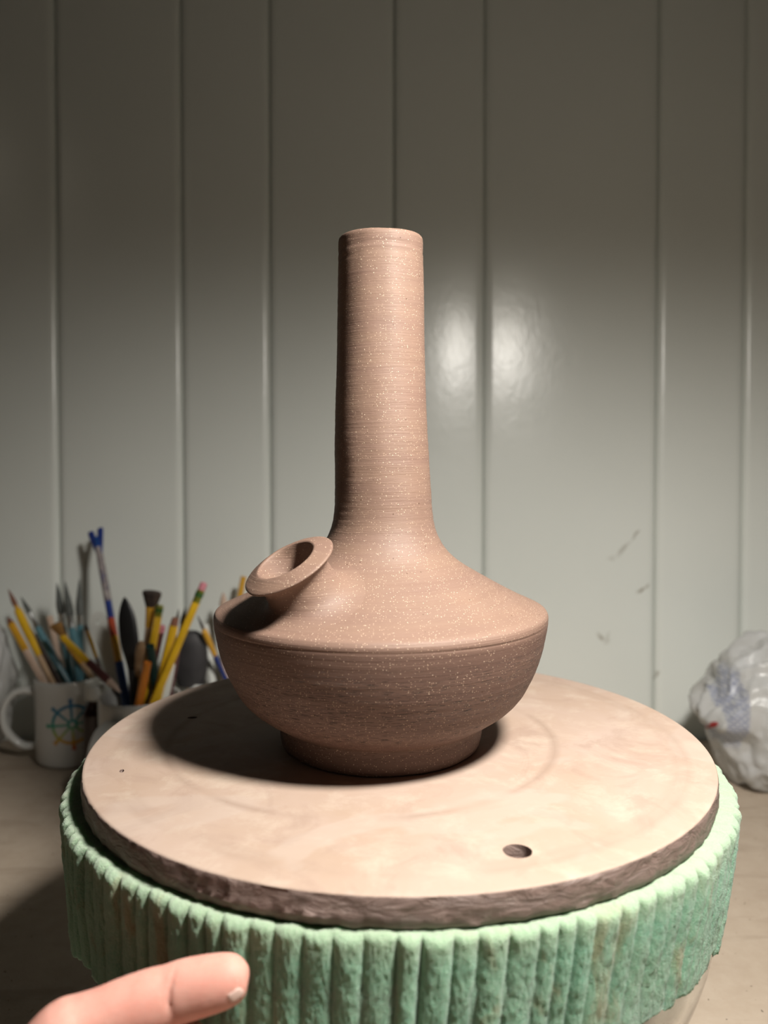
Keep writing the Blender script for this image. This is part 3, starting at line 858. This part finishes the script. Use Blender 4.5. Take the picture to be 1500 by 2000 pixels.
stick('pencil', 'pencil', 'shorter yellow pencil with worn pinkish end beside the longest pencil', 2, (343, 1206), (310, 1350), [('eraser', 0, .009, [(0, .0026), (.3, .0038), (1, .0040)], M['bristle_red'], 1), ('shaft', .0085, None, [(0, .0046), (1, .0046)], M['yellow'], 6)], .80, .783)
stick('modelling_tool', 'tool', 'dark green round handle standing in front of the yellow pencils', 2, (294, 1268), (306, 1353), [('handle', 0, None, [(0, .0034), (.05, .0046), (1, .0050)], M['dkgreen'], 1)], .785, .782)
stick('wooden_stick', 'stick', 'short orange-red handle low in the plain white mug', 2, (287, 1300), (276, 1353), [('shaft', 0, None, [(0, .0030), (.06, .0042), (1, .0046)], M['orange'], 1)], .778, .776)
stick('wooden_stick', 'stick', 'round-ended bare wooden tool beside the black flat tool', 2, (276, 1254), (264, 1352), [('shaft', 0, None, [(0, .0020), (.05, .0040), (.15, .0046), (.40, .0032), (1, .0032)], M['tan'], 1)], .792, .788)
stick('pencil', 'pencil', 'yellow pencil with green ferrule in front of the dark brown brush head', 2, (312, 1183), (285, 1330), [('ferrule', 0, .011, [(0, .0040), (1, .0040)], M['gold'], 1), ('ferrule_band', .002, .006, [(0, .0042), (1, .0042)], M['green'], 1), ('shaft', .010, None, [(0, .0042), (1, .0042)], M['yellow'], 6)], .803, .790)
stick('modelling_tool', 'tool', 'broad black flat tool with pointed top in the plain white mug', 2, (247, 1166), (264, 1350),
      [('blade', 0, .075, [(0, .0008), (.10, .0050), (.30, .0090), (.62, .0095), (.85, .0060), (1, .0046)], M['black'], 4.), ('handle', .074, None, [(0, .0046), (1, .0046)], M['black'], 1)], .835, .81, bend=-.002)
brush('stubby brush with a dark brown flared head in the plain white mug', 2, (297, 1156), (284, 1352), .825, .815, .017, .0090, 'bristle_dark', .022, [('tan', 1)], .0050, 'ochre', flat=1.8, tip_shape='fan')
stick('pencil', 'pencil', 'small red-brown pencil with pink end behind the yellow pencils', 2, (317, 1222), (292, 1330), [('eraser', 0, .007, [(0, .0030), (.2, .0036), (1, .0036)], M['pink'], 1), ('shaft', .0065, None, [(0, .0036), (1, .0036)], M['maroon'], 6)], .83, .815)
brush('thin dark-tipped brush seen left of the longest pencil', 2, (349, 1190), (326, 1340), .835, .82, .014, .0018, 'bristle_dark', .010, [('tan', 1)], .0020)
brush('slender grey-tipped brush just left of the longest pencil', 2, (362, 1186), (334, 1345), .828, .815, .018, .0030, 'bristle_grey', .010, [('maroon', 1)], .0026)
stick('plastic_stick', 'stick', 'short whitish plastic stick at the right rim of the plain white mug', 2, (334, 1296), (322, 1352), [('shaft', 0, None, [(0, .003), (.1, .0052), (1, .0056)], M['whiteplastic'], 1)], .812, .808)
brush('dark wooden tool leaning left behind the black flat tool', 2, (238, 1200), (262, 1340), .85, .83, .012, .0026, 'bristle_dark', .008, [('maroon', 1)], .0028)
# third mug
stick('sponge_brush', 'brush', 'big black foam brush standing behind the longest pencil', 3, (372, 1232), (372, 1345),
      [('foam_head', 0, .062, [(0, .0070), (.06, .0130), (.25, .0185), (.7, .0185), (1, .0140)], M['rubber'], 2.), ('handle', .06, None, [(0, .0050), (1, .0050)], M['tan'], 1)], .875, .873)
brush('fine brush with orange handle leaning left of the bottle, above the hidden mug', 3, (386, 1203), (428, 1298), .87, .882, .018, .0016, 'bristle_dark', .004, [('ochre', .036), ('navy', 1)], .0034, 'ochre')
stick('wooden_stick', 'stick', 'pale pinkish wooden stick peeping over the bottle shoulder behind the spout', 3, (436, 1158), (440, 1310), [('shaft', 0, None, [(0, .0010), (.06, .0040), (.15, .0046), (1, .0046)], M['pinkwood'], 1)], .905, .90)
stick('wooden_stick', 'stick', 'ochre stick end showing just left of the spout', 3, (476, 1126), (440, 1310), [('shaft', 0, None, [(0, .0034), (1, .0034)], M['ochre'], 6)], .92, .905)
stick('plastic_stick', 'stick', 'milky plastic stick behind the fine orange-handled brush', 3, (402, 1228), (412, 1310), [('shaft', 0, None, [(0, .0026), (.05, .0044), (1, .0044)], M['whiteplastic'], 1)], .905, .90)
# brown bottle between the mugs
def brown_bottle():
    c = ray(188, 1400, .835)
    o = empty('small_bottle', (c.x, .835, 0)); tag(o, 'small dark brown glass bottle with white cap between the two mugs', 'bottle')
    v, f = lathe(catmull([(.003, 0), (.0125, 0), (.0137, .0015), (.0138, .01), (.0138, .062), (.0132, .069), (.0105, .076), (.0080, .080), (.0078, .087), (.003, .087)], 3), 40, True, True)
    sharp(from_py('bottle_body', v, f, M['brownglass'], o), 50)
    v, f = lathe([(.003, .0835), (.0102, .0835), (.0108, .0842), (.0108, .097), (.0100, .0986), (.0085, .0993), (.003, .0995)], 32, True, True)
    sharp(from_py('cap', v, f, M['whiteplastic'], o), 50)
brown_bottle()
# ------------------------------------------------------------------ crumpled plastic bags
def crumple(name, loc, dims, seed, mat, label, amp=.16, shape=None):
    bm = bmesh.new(); bmesh.ops.create_icosphere(bm, subdivisions=6, radius=1)
    off = Vector((seed*7.3, seed*3.1, seed*5.7))
    zmin = 1e9
    for vt in bm.verts:
        n = vt.co.normalized()
        w_ = Vector((noise.noise(n*1.7+off), noise.noise(n*1.7+off*2), noise.noise(n*1.7-off)))*.45
        d = noise.voronoi((n+w_)*1.5+off)[0]
        ridge = min(.55, d[1]-d[0])
        d2 = noise.voronoi((n*1.0+w_*1.4)*3.0+off*2)[0]
        r = 1 + amp*(.8-1.9*ridge) + amp*.30*(.5-1.5*min(.4, d2[1]-d2[0])) + .10*noise.noise(n*2.3+off) + .02*noise.noise(n*11+off)
        if shape: r *= shape(n)
        vt.co = Vector((n.x*r*dims[0], n.y*r*dims[1], n.z*r*dims[2]))
        vt.co.z = max(vt.co.z, -dims[2]*.86 + .004*noise.noise(n*8+off))
        zmin = min(zmin, vt.co.z)
    for vt in bm.verts: vt.co.z -= zmin
    o = from_bm(name, bm, mat); o.location = loc; return tag(o, label, 'bag')
pb = ray(1502, 1500, .80)
def shp(n):
    r = 1.0
    r *= 1 + .28*max(0, -n.x)*math.exp(-((n.z-.02)/.25)**2)      # corner that pokes out to the left
    r *= 1 - .14*math.exp(-((n.z+.15)/.12)**2)*max(0, -n.x)        # waist above the lower fold
    return r
bag = crumple('plastic_bag', (pb.x+.012, .82, .0005), (.060, .060, .078), 2.0, M['bag'], 'crumpled white plastic bag with blue print at the right edge of the table', shape=shp)
from mathutils.bvhtree import BVHTree
bb = BVHTree.FromPolygons([q.co + bag.location for q in bag.data.vertices], [tuple(p.vertices) for p in bag.data.polygons])
pts = []
for k_ in range(9):
    o0 = Vector((0, 0, CAMZ)); tgt = ray(1371 + 31*k_/8, 1420 - 7*k_/8, .75)
    h_ = bb.ray_cast(o0, (tgt-o0).normalized())[0]
    if h_ is not None: pts.append((h_ - bag.location, .0012, .0030*(.5+.5*math.sin(PI*(k_+1)/10))))
v, f = loft(pts if len(pts) > 2 else [(Vector((-.06, -.03, .06)), .001, .003), (Vector((-.05, -.035, .062)), .001, .003)], 10)
st = from_py('red_edge', v, f, M['redfilm'], bag); st['label'] = 'dark red printed edge'
pb = ray(-25, 1400, .93)
crumple('plastic_bag', (pb.x-.018, .897, .0005), (.062, .038, .088), 5.0, M['bag_grey'], 'thin greyish plastic bag behind the mug handle at the left edge', amp=.12)
inner = crumple('plastic_bag', (BX, BY, .0072), (.124, .124, .074), 3.0, M['bag_grey'], 'crumpled pale plastic added inside the glass bowl to suggest blotches below the foam', amp=.10)  # added lump standing in for the blotchy view through the glass
# ------------------------------------------------------------------ the hand
def hand():
    parts = []
    def W(px, py, Y): return ray(px, py, Y)
    def C(x, y, z): return Vector((x, y, CAMZ+z))
    def limb(P, k=5, n=22):
        q = catmull([(p.x, p.y, p.z, a, b) for p, a, b in P], k)
        parts.append(loft([(Vector(t[:3]), t[3], t[4]) for t in q], n))
    # thumb, tip to root: point, half depth, half height
    limb([(W(486, 1909, .2640), .0012, .0014), (W(481, 1909, .2638), .0042, .0048), (W(468, 1911, .2632), .0066, .0074), (W(445, 1914, .2625), .0080, .0088), (W(410, 1922, .2620), .0086, .0096), (W(372, 1931, .2615), .0086, .0101),
          (W(348, 1938, .2610), .0084, .0102), (W(334, 1942, .2607), .0080, .0101), (W(322, 1947, .2603), .0086, .0104), (W(290, 1957, .2590), .0092, .0105), (W(240, 1974, .2570), .0092, .0103), (W(195, 1990, .2550), .0092, .0097), (W(150, 2009, .2530), .0102, .0104),
          (W(118, 2026, .2510), .0106, .0108), (C(-.118, .247, -.203), .0115, .0115), (C(-.132, .240, -.217), .0140, .0140), (C(-.146, .230, -.233), .0160, .0155)])
    # four fingers, curled below the thumb; index on top
    for i in range(4):
        dz = -.0185*i; s = (1, 1.05, .97, .82)[i]; r = (.0082, .0084, .0080, .0070)[i]
        b = C(-.125, .2755-.002*i, -.2160+dz)
        x1 = -.125 + .056*s
        limb([(b - Vector((.012, .004, 0)), r*1.25, r*1.2), (b, r*1.2, r*1.16), (b + Vector((.020*s, -.002, .003)), r*1.02, r*1.0), (C(x1-.010, .2680, -.2040+dz-.004*(i > 0)), r*1.0, r), (C(x1, .2640, -.2030+dz-.004*(i > 0)), r*1.03, r*1.05), (C(x1+.002, .2540, -.2070+dz), r*.96, r*.98),
              (C(x1-.004, .2420, -.2130+dz), r*.92, r*.94), (C(x1-.014, .2360, -.2160+dz), r*.88, r*.9), (C(x1-.025, .2350, -.2170+dz), r*.7, r*.72), (C(x1-.030, .2352, -.2172+dz), r*.25, r*.25)])
    # palm and back of the hand, wrist, forearm
    limb([(C(-.118, .268, -.244), .012, .034), (C(-.130, .262, -.245), .0155, .0385), (C(-.150, .246, -.246), .0175, .0400), (C(-.168, .226, -.247), .0185, .0370), (C(-.184, .204, -.248), .0180, .0310), (C(-.198, .180, -.249), .0185, .0280),
          (C(-.214, .150, -.249), .0200, .0280), (C(-.236, .100, -.249), .0250, .0310), (C(-.262, .040, -.249), .0290, .0340), (C(-.288, -.020, -.250), .0310, .0360), (C(-.293, -.032, -.250), .0300, .0350)], n=28)
    V, F = [], []
    for v, f in parts:
        b = len(V); V += v; F += [tuple(i+b for i in q) for q in f]
    me = bpy.data.meshes.new('hand'); me.from_pydata(V, [], F); me.update()
    bmx = bmesh.new(); bmx.from_mesh(me); bmesh.ops.recalc_face_normals(bmx, faces=bmx.faces); bmx.to_mesh(me); bmx.free()
    o = mesh_obj('hand', me, M['skin'])
    rm = o.modifiers.new('skin', 'REMESH'); rm.mode = 'VOXEL'; rm.voxel_size = .0009; rm.use_smooth_shade = True
    sm = o.modifiers.new('smooth', 'SMOOTH'); sm.factor = .5; sm.iterations = 7
    bpy.context.view_layer.update()
    me2 = bpy.data.meshes.new_from_object(o.evaluated_get(bpy.context.evaluated_depsgraph_get()))
    o.modifiers.clear(); o.data = me2
    me2.polygons.foreach_set('use_smooth', [True]*len(me2.polygons))
    # creases of the thumb joint
    cr = [(W(336, 1905, .253), W(338, 1990, .254), .0010)]
    for vt in me2.vertices:
        for a, b, dep in cr:
            ab = b-a; t = max(0, min(1, (vt.co-a).dot(ab)/ab.length_squared)); q = a+ab*t
            q = q + (b-a).cross(Vector((0, 1, 0))).normalized()*(-.0012*math.sin(t*PI))
            dd = Vector((vt.co.x-q.x, 0, vt.co.z-q.z)).length
            if vt.co.y < .262 and dd < .003: vt.co.y += dep*math.exp(-(dd/.0006)**2)*math.sin(PI*min(1, t+.12))
    tag(o, 'bare pink left hand with thumb pointing right, touching the green foam at lower left', 'hand')
    # thumb nail, seen edge-on at the far lower side of the tip
    from mathutils.bvhtree import BVHTree
    bv = BVHTree.FromPolygons([q.co[:] for q in me2.vertices], [tuple(p.vertices) for p in me2.polygons])
    ctr = W(463, 1930, .256); n_ = Vector((.40, -.66, -.62)).normalized()
    ax = (W(486, 1912, .262) - W(440, 1924, .2615)).normalized(); ax = (ax - n_*ax.dot(n_)).normalized(); sd = n_.cross(ax)
    v, f = [], []; K = 10
    for i in range(K+1):
        for j in range(K+1):
            uu, vv = i/K*2-1, j/K*2-1
            x = uu*math.sqrt(1-.38*vv*vv)*.0040; y = vv*math.sqrt(1-.38*uu*uu)*.0038
            h_ = bv.find_nearest(ctr + n_*.004 + ax*x + sd*y)
            p = h_[0] if h_[0] is not None else ctr + ax*x + sd*y
            e = max(abs(uu), abs(vv))
            v.append(tuple(p + (h_[1] if h_[1].dot(n_) > 0 else -h_[1])*(.0003 if e < 1 else -.0002)))
    for i in range(K):
        for j in range(K):
            q = i*(K+1)+j; f.append((q, q+1, q+K+2, q+K+1))
    nl = from_py('thumbnail', v, f, M['nail'], o); nl['label'] = 'pale thumbnail edge'
    return o
hand()
